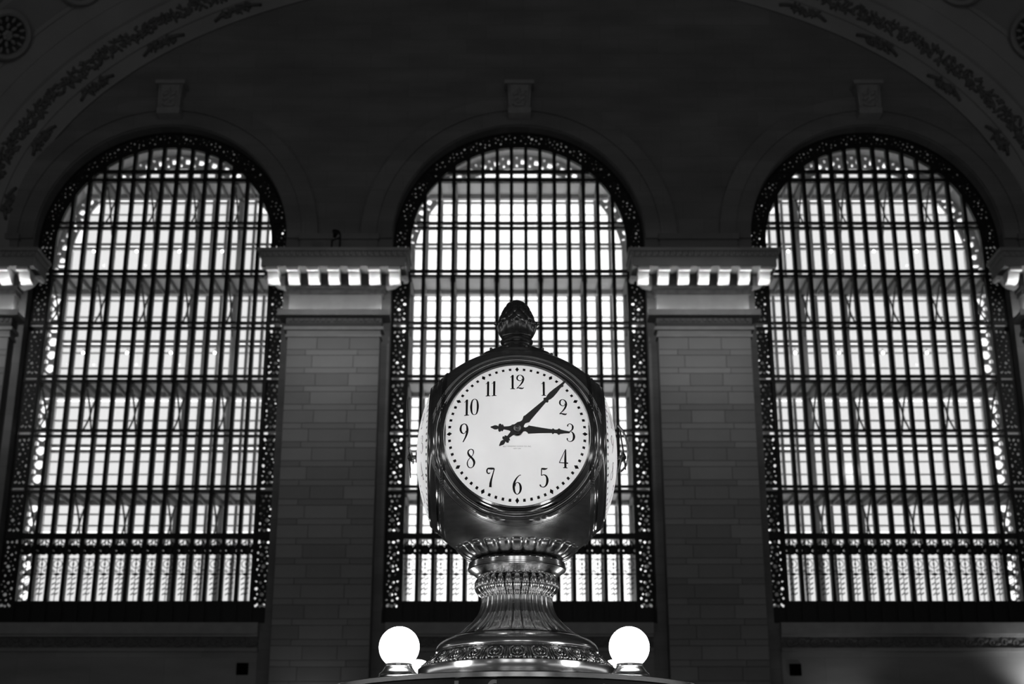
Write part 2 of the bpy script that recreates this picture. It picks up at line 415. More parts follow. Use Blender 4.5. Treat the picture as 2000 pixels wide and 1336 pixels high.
# ================================================================== WINDOWS
SP = 0.532
LEVELS = [12.97, 14.97, 16.965, 18.97, 20.975, 22.88]
HALF = 0.100; BT = 0.038
def top_at(dx, r=R_IN): return SPRING + math.sqrt(max(0.0, r * r - dx * dx))
H_BARS = []      # (z, half thickness)
H_BARS.append((11.33, 0.10))
for z in LEVELS: H_BARS += [(z - HALF, BT), (z + HALF, BT)]
H_BARS += [(24.70, 0.055), (25.07, 0.05)]
mull_cache = {}
def mullion(k):
    if k not in mull_cache:
        dx = -7.5 * SP + k * SP
        zt = top_at(min(abs(dx), 3.97)) + 0.04 if 0 < k < 15 else SPRING
        b = MB().box(-0.064, 0.064, -0.13, 0.10, SILL, zt)
        b.box(-0.022, 0.022, -0.17, -0.13, SILL + 0.9, zt - 0.05)
        mull_cache[k] = b.mesh('mullion', 'iron')
    return mull_cache[k]
def transom(z, h):
    hw = 4.56 if z < SPRING else math.sqrt(R_OUT ** 2 - (z - SPRING) ** 2) - 0.1
    return MB().box(-hw, hw, -0.10, 0.08, -h, h).mesh('transom', 'iron')
tr_me = [(z, transom(z, h)) for z, h in H_BARS]
# pane rows between the horizontal bars
ROWS = []
edges = [(9.10, 0)] + H_BARS + [(27.0, 0)]
for i in range(len(edges) - 1):
    ROWS.append((edges[i][0] + edges[i][1], edges[i + 1][0] - edges[i + 1][1]))
pane_cache = {}
def pane(k, i, m='glass', w=0.25, t=0.006):
    z0, z1 = ROWS[i]; dx = -7 * SP + k * SP
    x0, x1 = dx - w, dx + w
    za, zb = top_at(min(abs(x0), R_IN)), top_at(min(abs(x1), R_IN))
    if z1 <= min(za, zb):
        key = (round(z1 - z0, 3), m)
        if key not in pane_cache:
            pane_cache[key] = MB().box(-w, w, -t, t, 0, z1 - z0).mesh('pane', m)
        return pane_cache[key], (dx, 0, z0)
    if z0 >= max(za, zb): return None
    key = (k, i, m)
    if key not in pane_cache:
        pts = []
        for j in range(7):
            x = x0 + (x1 - x0) * j / 6; z = min(z1, top_at(min(abs(x), R_IN)))
            if z > z0 + 0.01: pts.append((x, z))
        if len(pts) < 2: return None
        poly = [(pts[-1][0], z0), (pts[0][0], z0)] + pts
        pane_cache[key] = MB().prism(poly[::-1], -t, t).mesh('pane', m)
    return pane_cache[key], (0, 0, 0)
# pierced scrollwork plates
HOLES = [(0.10, 0.10, 0.052), (-0.09, 0.13, 0.040), (0.0, 0.27, 0.045), (0.15, 0.30, 0.035), (-0.15, 0.32, 0.040), (0.05, 0.44, 0.060), (-0.11, 0.47, 0.033),
         (0.14, 0.56, 0.042), (-0.02, 0.60, 0.030), (-0.14, 0.66, 0.052), (0.06, 0.72, 0.040), (0.16, 0.80, 0.030), (-0.04, 0.84, 0.048), (0.11, 0.92, 0.034), (-0.15, 0.92, 0.03)]
def pierced_cells(w, h, cell, holes, mapf, y0, y1, margin=0.05):
    nx, nz = max(2, round(w / cell)), max(2, round(h / cell)); keep = [[True] * nz for _ in range(nx)]
    for i in range(nx):
        for j in range(nz):
            x = -w / 2 + (i + .5) * w / nx; z = (j + .5) * h / nz
            if abs(x) > w / 2 - margin or z < margin or z > h - margin: continue
            for (hx, hz, hr) in holes:
                if (x - hx) ** 2 + (z - hz) ** 2 < hr * hr: keep[i][j] = False; break
    b = MB(); idx = {}
    def vid(i, j, s_):
        if (i, j, s_) not in idx:
            x, z = mapf(-w / 2 + i * w / nx, j * h / nz); idx[(i, j, s_)] = len(b.v); b.v.append((x, (y0, y1)[s_], z))
        return idx[(i, j, s_)]
    for i in range(nx):
        for j in range(nz):
            if not keep[i][j]: continue
            for s_ in (0, 1):
                b.f.append((vid(i, j, s_), vid(i + 1, j, s_), vid(i + 1, j + 1, s_), vid(i, j + 1, s_)))
            for (di, dj, p, q) in ((-1, 0, (0, 0), (0, 1)), (1, 0, (1, 0), (1, 1)), (0, -1, (0, 0), (1, 0)), (0, 1, (0, 1), (1, 1))):
                a, c = i + di, j + dj
                if a < 0 or c < 0 or a >= nx or c >= nz or not keep[a][c]:
                    b.f.append((vid(i + p[0], j + p[1], 0), vid(i + q[0], j + q[1], 0), vid(i + q[0], j + q[1], 1), vid(i + p[0], j + p[1], 1)))
    return b
BW = R_OUT - R_IN - 0.06
def border_panel(h, seed):
    rnd = random.Random(seed); holes = []
    for rep in range(int(h / 0.98) + 1):
        for (x, z, r) in HOLES:
            holes.append((x * 1.12 + rnd.uniform(-.015, .015), z + rep * 0.98 + 0.02 + rnd.uniform(-.02, .02), r * rnd.uniform(0.6, 1.1)))
    holes += [(x, z, 0.045) for z in (0.10, h - 0.10) for x in (-0.15, 0, 0.15)]
    return pierced_cells(BW, h, 0.0235, holes, lambda x, z: (x, z), -0.04, 0.02, 0.03)
BROWS = [(SILL + 0.55, 11.23)] + [(LEVELS[i] + 0.14, LEVELS[i + 1] - 0.14) for i in range(4)] + [(11.44, LEVELS[0] - 0.14), (LEVELS[4] + 0.14, SPRING)]
bp_me = [border_panel(z1 - z0, 11 + i).mesh('border_panel', 'iron') for i, (z0, z1) in enumerate(BROWS)]
def arch_panel(a0, a1, seed):
    rm = (R_IN + R_OUT) / 2 + 0.02; h = (a1 - a0) * rm; rnd = random.Random(seed)
    holes = [(x + rnd.uniform(-.02, .02), z + 0.03, r * rnd.uniform(.35, .8)) for (x, z, r) in HOLES]
    return pierced_cells(BW, h, 0.0235, holes, lambda x, z: ((rm + x) * math.cos(a0 + z / rm), (rm + x) * math.sin(a0 + z / rm)), -0.04, 0.02, 0.03)
NA = 14
ap_me = [arch_panel(PI * i / NA, PI * (i + 1) / NA, 50 + i).mesh('arch_border_panel', 'iron') for i in range(NA)]
frame_in = arc_ring(R_IN - 0.05, R_IN + 0.05, -0.10, 0.08).mesh('arch_frame', 'iron', True)
frame_out = arc_ring(R_OUT - 0.06, R_OUT - 0.005, -0.10, 0.08).mesh('arch_frame', 'iron', True)
edge_bar = MB().box(-0.03, 0.03, -0.10, 0.08, SILL, SPRING).mesh('side_frame', 'iron')
# lower ornamental grille, one for each column
def grille():
    b = MB(); 
    b.box(-0.21, 0.21, -0.02, 0.02, 11.00, 11.04)
    for sx in (-1, 1):
        b.tube([(sx * 0.02, 0, 11.2), (sx * 0.10, 0, 11.12), (sx * 0.19, 0, 11.05)], 0.022, 5)
        b.tube([(sx * 0.02, 0, 11.02), (sx * 0.06, 0, 11.10), (sx * 0.05, 0, 11.21)], 0.02, 5)
    b.blob((0, 0, 10.86), ((0.17, 0, 0), (0, 0.05, 0), (0, 0, 0.17)), 12, 6)
    for sx in (-1, 1):
        b.blob((sx * 0.16, 0, 10.94), ((0.06, 0, 0.05), (0, 0.03, 0), (-0.03, 0, 0.06)), 6, 4)
        b.blob((sx * 0.16, 0, 10.76), ((0.06, 0, -0.05), (0, 0.03, 0), (0.03, 0, 0.05)), 6, 4)
    b.box(-0.21, 0.21, -0.02, 0.02, 10.55, 10.575)
    b.tube([(0.15 * math.cos(a), 0, 10.39 + 0.14 * math.sin(a)) for a in [2 * PI * i / 16 for i in range(16)]], 0.014, 5, True)
    b.blob((0, 0, 10.39), ((0.035, 0, 0), (0, 0.02, 0), (0, 0, 0.06)), 6, 4)
    for sx in (-1, 1): b.tube(scroll(sx * 0.12, 10.16, 0.06, 1.0, sx), 0.016, 5)
    b.box(-0.20, 0.20, -0.02, 0.02, 10.03, 10.06); b.blob((0, 0, 10.04), ((0.11, 0, 0), (0, 0.03, 0), (0, 0, 0.05)), 8, 4)
    b.box(-0.011, 0.011, -0.015, 0.015, 9.10, 10.6)
    for i, z in enumerate((9.9, 9.72, 9.55, 9.38)):
        for sx in (-1, 1):
            b.blob((sx * (0.085 - 0.01 * i), 0, z), ((0.07, 0, 0.045), (0, 0.02, 0), (-0.012, 0, 0.02)), 6, 4)
    b.box(-0.21, 0.21, -0.03, 0.03, 9.06, 9.14)
    return b
gr_me = grille().mesh('grille_panel', 'iron', True)
ip = MB().box(-0.266, 0.266, -0.05, 0.06, 0, 0.78)
ip.box(-0.19, 0.19, -0.075, -0.05, 0.08, 0.12).box(-0.19, 0.19, -0.075, -0.05, 0.66, 0.70).box(-0.19, -0.15, -0.075, -0.05, 0.12, 0.66).box(0.15, 0.19, -0.075, -0.05, 0.12, 0.66)
ip_me = ip.mesh('iron_panel', 'iron')

# outer glazing pieces
def oz(y): # height on the outer glazing for a measured line of the photograph
    v = (668 - y) / F_PX; return 1.6 + YO * math.tan(TH + math.atan(v))
O_BARS = [(oz(1027), .022), (oz(1005), .022), (oz(927), .018), (oz(902), .018), (oz(882), .05), (oz(871), .05), (oz(822), .022), (oz(796), .022), (oz(719.6), .018), (oz(690), .018),
          (oz(676.5), .05), (oz(667.6), .05), (oz(620), .018), (oz(588), .018), (oz(577), .04), (oz(571), .04), (oz(486), .045), (oz(478), .045), (oz(420), .014), (oz(397), .04), (oz(389), .04)]
O_BARS.sort()
RO = 4.02
def o_transom(z, h):
    hw = RO if z < SPRING else math.sqrt(max(0.01, RO ** 2 - (z - SPRING) ** 2))
    return MB().box(-hw, hw, -0.06, 0.06, -h, h).mesh('outer_transom', 'steel')
ot_me = [(z, o_transom(z, h)) for z, h in O_BARS if z < SPRING + RO - 0.3]
om_me = {}
def o_mullion(k):
    if k not in om_me:
        dx = -7.5 * SP + k * SP; zt = top_at(min(abs(dx), 3.985), RO); w = 0.085 if k % 3 == 0 else 0.05
        om_me[k] = MB().box(-w, w, -0.12, 0.10, SILL, zt).mesh('outer_mullion', 'steel')
    return om_me[k]
OHO = lambda L: [(0.0, 0.26 + 0.52 * i, 0.165) for i in range(int(L / 0.52) + 1)] + [(sx * 0.17, 0.52 * i, 0.085) for i in range(int(L / 0.52) + 1) for sx in (-1, 1)]
OW_ = R_OUT - 0.01 - RO + 0.05; OM = (R_OUT - 0.01 + RO - 0.05) / 2
L1_ = SPRING - SILL; L2_ = PI * OM
ob_me = pierced_cells(OW_, L1_, 0.04, OHO(L1_), lambda x, z: (x, z), -0.06, 0.06, 0.03).mesh('outer_border', 'steel')
oa_me = pierced_cells(OW_, L2_, 0.04, [(x, z, r * 0.68) for x, z, r in OHO(L2_)], lambda x, z: ((OM + x) * math.cos(z / OM), (OM + x) * math.sin(z / OM)), -0.06, 0.06, 0.03).mesh('outer_arch_border', 'steel')
def lining():
    b = MB(); n = 48; vs = []
    def outl(r): return [(-r, SILL + 0.01)] + [(r * math.cos(PI - PI * i / n), SPRING + r * math.sin(PI * i / n)) for i in range(n + 1)] + [(r, SILL + 0.01)]
    A, B = outl(R_OUT - 0.03), outl(R_OUT - 0.005)
    for i in range(len(A)):
        j = (i + 1) % len(A)
        vs = [(A[i][0], -1.65, A[i][1]), (A[j][0], -1.65, A[j][1]), (A[j][0], -0.07, A[j][1]), (A[i][0], -0.07, A[i][1]), (B[i][0], -1.65, B[i][1]), (B[j][0], -1.65, B[j][1])]
        b.add(vs, [(0, 1, 2, 3), (0, 1, 5, 4)])
    return b
ln_me = lining().mesh('reveal_lining', 'pale')
OROWS = [SILL + 0.02] + [z for z in (oz(1040), oz(876), oz(783), oz(672), oz(574), oz(482), oz(393))] + [26.3]
op_cache = {}
def o_pane(k, i, m):
    z0, z1 = OROWS[i] + 0.03, OROWS[i + 1] - 0.03; dx = -7 * SP + k * SP
    zt = min(top_at(min(abs(dx - .22), RO), RO), top_at(min(abs(dx + .22), RO), RO)) - 0.01
    z1 = min(z1, zt)
    if z1 - z0 < 0.1: return None
    key = (round(z1 - z0, 2), m)
    if key not in op_cache: op_cache[key] = MB().box(-0.24, 0.24, -0.006, 0.006, 0, z1 - z0).mesh('outer_pane', m)
    return op_cache[key], (dx, 0, z0)
# catwalk pieces
slab_me = MB().box(-4.5, 4.5, 48.16, 49.66, -0.05, 0.05).mesh('walkway_slab', 'slab')
slab_top = MB().box(-3.5, 3.5, 48.16, 49.66, -0.05, 0.05).mesh('walkway_slab', 'slab')
edge_top = MB().box(-3.4, 3.4, 49.48, 49.66, -0.20, -0.05).mesh('edge_beam', 'steel')
joist_a = MB().box(-0.032, 0.032, 48.18, 49.66, -0.19, -0.05).mesh('joist', 'steel_dark')
joist_b = MB().box(-0.10, 0.10, 48.18, 49.66, -0.24, -0.05).mesh('joist', 'steel_dark')
edge_me = MB().box(-4.4, 4.4, 49.48, 49.66, -0.20, -0.05).mesh('edge_beam', 'steel')
br = MB()
br.tube([(0, 48.3, -0.15), (0, 48.9, -0.75), (0, 49.05, -1.0), (0, 49.2, -1.3), (0, 49.58, -1.85)], 0.036, 5)
br.tube([(0, 49.58, -0.15), (0, 49.2, -0.7), (0, 49.05, -1.0), (0, 48.9, -1.25), (0, 48.3, -1.85)], 0.036, 5)
br.blob((0, 49.05, -1.0), ((0.04, 0, 0), (0, 0.09, 0), (0, 0, 0.09)), 6, 4)
brace_me = br.mesh('cross_brace', 'steel_dark')
bulb_me = MB().blob((0, 0, 0), ((0.048, 0, 0), (0, 0.048, 0), (0, 0, 0.048)), 12, 8)
bulb_me = bulb_me.mesh('lamp_bulb', 'bulb', True, None)
stem_me = MB().tube([(0, 0, 0.06), (0, 0, 0.16), (0, 0.55, 0.22)], 0.012, 5).mesh('lamp_arm', 'steel')

NAMES = ['left', 'middle', 'right']
ORD = ['lowest', 'second lowest', 'second highest', 'highest']
for wi, w in enumerate(WX):
    win = empty('window_%d' % (wi + 1), (w, YG, 0), kind='structure')
    gm = 'glass' if wi == 1 else 'glass_dim'
    for k in range(16): put('mullion', mullion(k), win, (-7.5 * SP + k * SP, 0, 0))
    for z, me in tr_me: put('transom', me, win, (0, 0, z))
    for i in range(len(ROWS)):
        for k in range(15):
            p = pane(k, i)
            if p: put('pane', p[0], win, p[1])
    for (z0, z1), me in zip(BROWS, bp_me):
        for sx in (-1, 1): put('border_panel', me, win, (sx * (R_IN + R_OUT) / 2, 0, z0), scale=(sx, 1, 1))
    for me in ap_me: put('arch_border_panel', me, win, (0, 0, SPRING))
    put('arch_frame', frame_in, win, (0, 0, SPRING)); put('arch_frame', frame_out, win, (0, 0, SPRING))
    for sx in (-1, 1): put('side_frame', edge_bar, win, (sx * (R_OUT - 0.035), 0, 0))
    for k in range(15):
        x = -7 * SP + k * SP
        put('grille_panel', gr_me, win, (x, 0, 0)); put('iron_panel', ip_me, win, (x, 0, SILL))
    for sx in (-1, 1): obj('iron_corner_panel', MB().box(sx * 4.27 - 0.27, sx * 4.27 + 0.27, -0.05, 0.06, SILL, SILL + 0.55), 'iron', win)
    ow = empty('window_%d' % (wi + 4), (w, YO, 0), kind='structure')
    put('reveal_lining', ln_me, ow); put('outer_arch_border', oa_me, ow, (0, 0, SPRING))
    for sx in (-1, 1): put('outer_border', ob_me, ow, (sx * OM, 0, SILL))
    for k in range(16): put('outer_mullion', o_mullion(k), ow, (-7.5 * SP + k * SP, 0, 0))
    for z, me in ot_me: put('outer_transom', me, ow, (0, 0, z))
    for i in range(len(OROWS) - 1):
        for k in range(15):
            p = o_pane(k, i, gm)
            if p: put('outer_pane', p[0], ow, p[1])
    for li, z in enumerate((12.97, 16.965, 20.975, 24.88)):
        cw = empty('catwalk', (w, 0, z))
        tag(cw, 'steel catwalk with light slab floor inside the %s arched window, %s of four' % (NAMES[wi], ORD[li]), 'catwalk', 'catwalks between the two layers of glazing')
        put('walkway_slab', slab_top if li == 3 else slab_me, cw); put('edge_beam', edge_top if li == 3 else edge_me, cw)
        for k in range(16):
            x = -7.5 * SP + k * SP
            if li == 3 and abs(x) > 3.4: continue
            put('joist', joist_b if k % 3 == 0 else joist_a, cw, (x, 0, 0))
            if k % 3 == 0: put('cross_brace', brace_me, cw, (x, 0, 0))
        if wi != 1 and li in (1, 2):
            for k in range(4):
                put('lamp_bulb', bulb_me, cw, (-2.9 + k * 1.6, 49.1, 1.36)); put('lamp_arm', stem_me, cw, (-2.9 + k * 1.6, 49.1, 1.36))

# ================================================================== PILASTERS
YS = 46.93      # shaft face
SHW = 1.62
CZ = dict(ast=18.30, )
blk_cache = {}
def block(w, h):
    key = (round(w, 3), round(h, 3))
    if key not in blk_cache:
        b = MB(); e = 0.012; hw, hh = w / 2 - 0.006, h / 2 - 0.007
        vs = [(-hw, 0.05, -hh), (hw, 0.05, -hh), (hw, 0.05, hh), (-hw, 0.05, hh), (-hw, 0.0, -hh), (hw, 0.0, -hh), (hw, 0.0, hh), (-hw, 0.0, hh),
              (-hw + e, -e, -hh + e), (hw - e, -e, -hh + e), (hw - e, -e, hh - e), (-hw + e, -e, hh - e)]
        fs = [(0, 1, 5, 4), (1, 2, 6, 5), (2, 3, 7, 6), (3, 0, 4, 7), (4, 5, 9, 8), (5, 6, 10, 9), (6, 7, 11, 10), (7, 4, 8, 11), (8, 9, 10, 11)]
        blk_cache[key] = [MB().add(vs, fs).mesh('stone_block', m) for m in BLK_M]
    return random.choice(blk_cache[key])
BLK_M = [mat('pilaster_stone_%s' % n, v, 0.7, var=0.10, scale=0.9) for n, v in (('light', 0.275), ('mid', 0.245), ('dark', 0.215))]
def console_profile():   # S-shaped bracket in y,z, scrolled foot at the wall side, nose outward
    return [(0.0, 0.0), (0.0, 0.56), (-0.74, 0.56), (-0.82, 0.52), (-0.84, 0.45), (-0.80, 0.37), (-0.72, 0.345), (-0.66, 0.38), (-0.62, 0.47), (-0.575, 0.47), (-0.56, 0.38), (-0.52, 0.28), (-0.45, 0.16), (-0.36, 0.07), (-0.26, 0.02), (-0.14, 0.0)]
cp = console_profile(); n = len(cp)
mb = MB().add([(-0.19, y, z * 0.75) for y, z in cp] + [(0.19, y, z * 0.75) for y, z in cp], [tuple(range(n)), tuple(range(n, 2 * n))[::-1]] + [(i, (i + 1) % n, (i + 1) % n + n, i + n) for i in range(n)])
mb.tube([(-0.205, -0.745, 0.335), (0.205, -0.745, 0.335)], 0.085, 10); mb.tube([(-0.205, -0.12, 0.045), (0.205, -0.12, 0.045)], 0.065, 10)
mod_me = mb.mesh('modillion', 'pale', True, 40)
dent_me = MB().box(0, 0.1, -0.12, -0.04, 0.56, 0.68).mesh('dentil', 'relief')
PLAB = ['stone pilaster at the far left edge, beside the left arched window', 'stone pilaster between the left and middle arched windows',
        'stone pilaster between the middle and right arched windows', 'stone pilaster at the far right edge, beside the right arched window']
ZA = 18.16      # top of shaft
for pi_ in range(4):
    px = XC + (pi_ - 1.5) * BAY
    P = empty('pilaster', (px, YW, 0)); tag(P, PLAB[pi_], 'pilaster', 'pilasters along the end wall')
    dy = YS - YW
    obj('shaft', MB().box(-SHW, SHW, dy + 0.01, 0, 0.0, ZA + 0.1), 'joint', P)
    z = ZA; r = 0
    while z > 5.4:
        for h, ws in ((0.455, (1.05, 1.14, 1.05) if r % 2 == 0 else (0.9, 1.44, 0.9)), (0.21, (0.66, 1.82, 0.76))):
            x = -SHW
            tot = sum(ws)
            for w_ in ws:
                w_ = w_ * 2 * SHW / tot
                put('stone_block', block(w_, h), P, (x + w_ / 2, dy, z - h / 2)); x += w_
            z -= h
        r += 1
    # capital: astragals, fluted necking, ledge, lit frieze, bed mould, cornice
    def band(name, y_out, z0, z1, m, extra=0.0):
        e = SHW + y_out + extra
        return obj(name, MB().box(-e, e, dy - y_out, 0, z0, z1), m, P)
    band('astragal', 0.06, ZA, ZA + 0.09, 'trim')
    band('necking', 0.02, ZA + 0.09, ZA + 0.25, 'block')
    band('astragal', 0.12, ZA + 0.25, ZA + 0.37, 'trim')
    band('necking', 0.05, ZA + 0.37, ZA + 0.52, 'dark_recess')
    for i in range(17): put('dentil', dent_me, P, (-1.56 + i * 0.19, dy, ZA))
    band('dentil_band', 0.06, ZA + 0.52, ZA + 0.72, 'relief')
    band('ledge', 0.34, ZA + 0.72, ZA + 0.86, 'trim')
    obj('ledge_lip', MB().box(-SHW - 0.34, SHW + 0.34, dy - 0.34, dy - 0.29, ZA + 0.86, ZA + 0.93), 'trim', P)
    band('frieze', 0.0, ZA + 0.80, ZA + 1.62, 'lime')
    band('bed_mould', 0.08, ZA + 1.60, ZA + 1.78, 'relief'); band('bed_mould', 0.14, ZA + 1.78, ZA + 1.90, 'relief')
    obj('bracket_backing', MB().box(-SHW - 0.16, SHW + 0.16, dy - 0.16, 0, ZA + 1.90, ZA + 2.33), 'dark_recess', P)
    co = MB().box(-2.52, 2.52, dy - 0.92, 0, ZA + 2.32, ZA + 2.67)
    co.box(-2.58, 2.58, dy - 0.98, 0, ZA + 2.67, ZA + 2.85).box(-2.66, 2.66, dy - 1.06, 0, ZA + 2.85, ZA + 2.97)
    obj('cornice', co, 'block', P)
    obj('cornice_soffit', MB().box(-2.50, 2.50, dy - 0.90, -0.05, ZA + 2.305, ZA + 2.318), 'dark_recess', P)
    lp = MB()
    for i in range(25): lp.blob((-2.5 + i * 0.208, dy - 1.0, ZA + 2.77), ((0.07, 0, 0), (0, 0.05, 0), (0, 0, 0.09)), 6, 4)
    obj('leaf_moulding', lp, 'block', P, smooth=True, sharp=None)
    for i in range(7):
        put('modillion', mod_me, P, (-2.13 + i * 0.71, dy - 0.12, ZA + 1.90))
    for sx in (-1, 1):
        put('side_bracket', mod_me, P, (sx * (SHW + 0.10), dy + 0.16, ZA + 1.90), (0, 0, sx * PI / 2))
    # lamps lying in the trough behind the ledge lip, and small downlights under the astragal
    for i in range(7):
        x = -1.80 + i * 0.60
        light('capital_uplight', 'SPOT', (x, dy - 0.265, ZA + 0.92), 105.0, 0.03, (x * 1.18, dy - 0.92, ZA + 2.3), parent=P, spot=66, blend=0.7)
        if i in (1, 2, 3, 4, 5): light('frieze_uplight', 'POINT', (x * 1.1, dy - 0.22, ZA + 0.92), 0.85, 0.03, parent=P)
    for sx in (-1, 1):
        light('capital_uplight', 'POINT', (sx * 1.85, dy - 0.1, ZA + 0.95), 7.0, 0.03, parent=P)
# dark floodlight standing on the cornice left of the middle window
fl = empty('floodlight', (XC - BAY / 2 + 0.02, 46.3, ZA + 2.98)); tag(fl, 'small dark floodlight on a bracket atop the cornice left of the middle window', 'lamp')
obj('bracket', MB().tube([(-0.14, 0, 0), (-0.14, 0, 0.42)], 0.035, 6).tube([(0.14, 0, 0), (0.15, 0, 0.62), (0.10, 0, 0.78)], 0.035, 6).tube([(-0.16, 0, 0.03), (0.17, 0, 0.03)], 0.04, 6).tube([(-0.14, 0, 0.42), (0.15, 0, 0.55)], 0.03, 6), 'iron', fl)
hd = MB().lathe([(0.001, -0.12), (0.06, -0.12), (0.08, 0.0), (0.14, 0.12), (0.13, 0.13), (0.001, 0.10)], 16)
obj('lamp_head', hd, 'iron', fl, True, (-0.03, -0.02, 0.66), (0.9, 0.5, 0))

# ================================================================== INFORMATION BOOTH
BX, BY = 0.018, 6.45
ZR = 2.212
booth = empty('information_booth', (BX, BY, 0)); tag(booth, 'round information booth with brass roof rim and black lettered sign band', 'booth')
obj('roof', MB().lathe([(0.001, ZR + 0.036), (0.44, ZR + 0.034), (0.54, ZR + 0.004), (0.80, ZR + 0.002), (0.80, ZR - 0.018), (0.001, ZR - 0.02)], 128), 'brass_dark', booth, True)
obj('roof_rim', MB().lathe([(0.795, ZR + 0.003), (0.817, ZR + 0.003), (0.82, ZR), (0.82, ZR - 0.018), (0.817, ZR - 0.020), (0.78, ZR - 0.020)], 160), 'brass_bright', booth, True)
obj('sign_band', MB().lathe([(0.795, ZR - 0.019), (0.795, ZR - 0.32), (0.74, ZR - 0.32)], 160), 'sign', booth, True)
obj('lower_rim', MB().lathe([(0.795, ZR - 0.31), (0.82, ZR - 0.315), (0.82, ZR - 0.345), (0.76, ZR - 0.36)], 128), 'brass_bright', booth, True)
obj('glazing', MB().lathe([(0.755, ZR - 0.35), (0.755, 1.12)], 64), 'glass', booth, True)
for i in range(12):
    a = 2 * PI * (i + .5) / 12
    obj('post', MB().tube([(0.76 * math.cos(a), 0.76 * math.sin(a), 1.1), (0.76 * math.cos(a), 0.76 * math.sin(a), ZR - 0.33)], 0.016, 8), 'brass', booth, True)
obj('counter', MB().lathe([(0.60, 1.08), (0.88, 1.08), (0.90, 1.095), (0.88, 1.12), (0.60, 1.12)], 96), 'booth', booth, True)
obj('drum', MB().lathe([(0.78, 1.08), (0.78, 0.22), (0.82, 0.20), (0.82, 0.0)], 96), 'booth', booth, True)
def text_mesh(body, size, extr=0.0, align='LEFT'):
    cu = bpy.data.curves.new('t', 'FONT'); cu.body = body; cu.size = size; cu.extrude = extr; cu.align_x = align; cu.resolution_u = 4
    o = bpy.data.objects.new('t', cu); C.objects.link(o)
    dg = bpy.context.evaluated_depsgraph_get(); me = bpy.data.meshes.new_from_object(o.evaluated_get(dg))
    vs = [tuple(v.co) for v in me.vertices]; fs = [tuple(p.vertices) for p in me.polygons]
    bpy.data.objects.remove(o); bpy.data.curves.remove(cu); bpy.data.meshes.remove(me)
    return vs, fs
adv = 0.0
A0 = -0.258; EM = 0.165
for ch, wdt in zip('Information', (0.30, 0.56, 0.33, 0.56, 0.37, 0.86, 0.54, 0.35, 0.25, 0.57, 0.56)):
    vs, fs = text_mesh(ch, EM, 0.004)
    x0 = A0 + adv
    out = []
    for (x, y, z) in vs:
        a = (x0 + x) / 0.796 - PI / 2; r = 0.7975 + z
        out.append((r * math.cos(a), r * math.sin(a), ZR - 0.142 + y))
    obj('sign_letter', MB().add(out, fs), 'letter', booth)
    adv += wdt * EM * 0.93

# ================================================================== GLOBE LAMPS
def globe_lamp(x, y, label):
    t = empty('globe_lamp', (x, y, ZR + 0.0)); tag(t, label, 'lamp', 'globe lamps around the booth roof')
    g = MB(); R = 0.083
    prof = [(0.001, 0.127 + R)] + [(R * math.sin(q), 0.127 + R * math.cos(q)) for q in [PI * i / 28 for i in range(1, 23)]]
    obj('globe', g.lathe(prof[::-1], 40), 'globe', t, True, sharp=None)
    obj('collar', MB().lathe([(0.040, 0.085), (0.049, 0.085), (0.050, 0.070), (0.050, 0.062), (0.052, 0.058), (0.04, 0.058)], 40), 'brass_dark', t, True)
    obj('base', MB().lathe([(0.045, 0.060), (0.054, 0.058), (0.056, 0.053), (0.055, 0.048), (0.060, 0.040), (0.068, 0.028), (0.078, 0.020), (0.080, 0.014), (0.076, 0.010)], 48), 'brass_bright', t, True)
    obj('foot', MB().lathe([(0.076, 0.012), (0.086, 0.006), (0.088, 0.004), (0.07, 0.004)], 48), 'brass_dark', t, True)
    for k in range(3):
        a = 0.4 + k * 2 * PI / 3
        c, s_ = math.cos(a), math.sin(a)
        obj('thumbscrew', MB().tube([(0.049 * c, 0.049 * s_, 0.074), (0.058 * c, 0.058 * s_, 0.074)], [0.002, 0.0035], 6), 'brass_bright', t)
    return t
globe_lamp(-0.461, 5.90, 'lit white globe lamp in front, left of the clock')
globe_lamp(0.479, 5.90, 'lit white globe lamp in front, right of the clock')
globe_lamp(-0.455, 7.04, 'lit white globe lamp behind, mostly hidden at the clock base left side')
globe_lamp(0.497, 7.04, 'lit white globe lamp behind, mostly hidden at the clock base right side')

# ================================================================== CLOCK
CX, CY = 0.0225, 6.40
ZC = 3.2643; RS = 0.505; DC = 0.342
clock = empty('clock', (CX, CY, 2.25)); tag(clock, 'four faced brass clock with backlit opal dials and acorn finial on booth roof', 'clock')
O = -2.25        # children use heights above the floor; shift to the clock's base
def cpart(name, mb, m, smooth=True, parent=None, sharp=35, rot=(0, 0, 0), loc=None, kind=None):
    return obj(name, mb, m, parent or clock, smooth, loc if loc is not None else (0, 0, O), rot, kind, sharp)
# --- body: sphere cut flat on four sides
def body():
    b = MB(); nu, nv = 192, 96; t0, t1 = math.radians(20), math.radians(150)
    vs = []
    for j in range(nv + 1):
        t = t0 + (t1 - t0) * j / nv
        for i in range(nu):
            a = 2 * PI * i / nu
            d = (math.sin(t) * math.cos(a), math.sin(t) * math.sin(a), math.cos(t))
            r = min(RS, DC / max(1e-6, abs(d[0])), DC / max(1e-6, abs(d[1])))
            vs.append((d[0] * r, d[1] * r, ZC + d[2] * r))
    fs = []
    for j in range(nv):
        for i in range(nu):
            q = (j * nu + i, j * nu + (i + 1) % nu, (j + 1) * nu + (i + 1) % nu, (j + 1) * nu + i)
            c = [sum(vs[k][m] for k in q) / 4 for m in range(3)]
            z = c[2] - ZC          # the four dial openings stay open
            if (abs(c[0]) > DC - 1e-4 and math.hypot(c[1], z) < 0.345) or (abs(c[1]) > DC - 1e-4 and math.hypot(c[0], z) < 0.345): continue
            fs.append(q)
    return b.add(vs, fs)
light('clock_lamp', 'POINT', (0, 0, ZC + O), 9.6, 0.06, parent=clock)
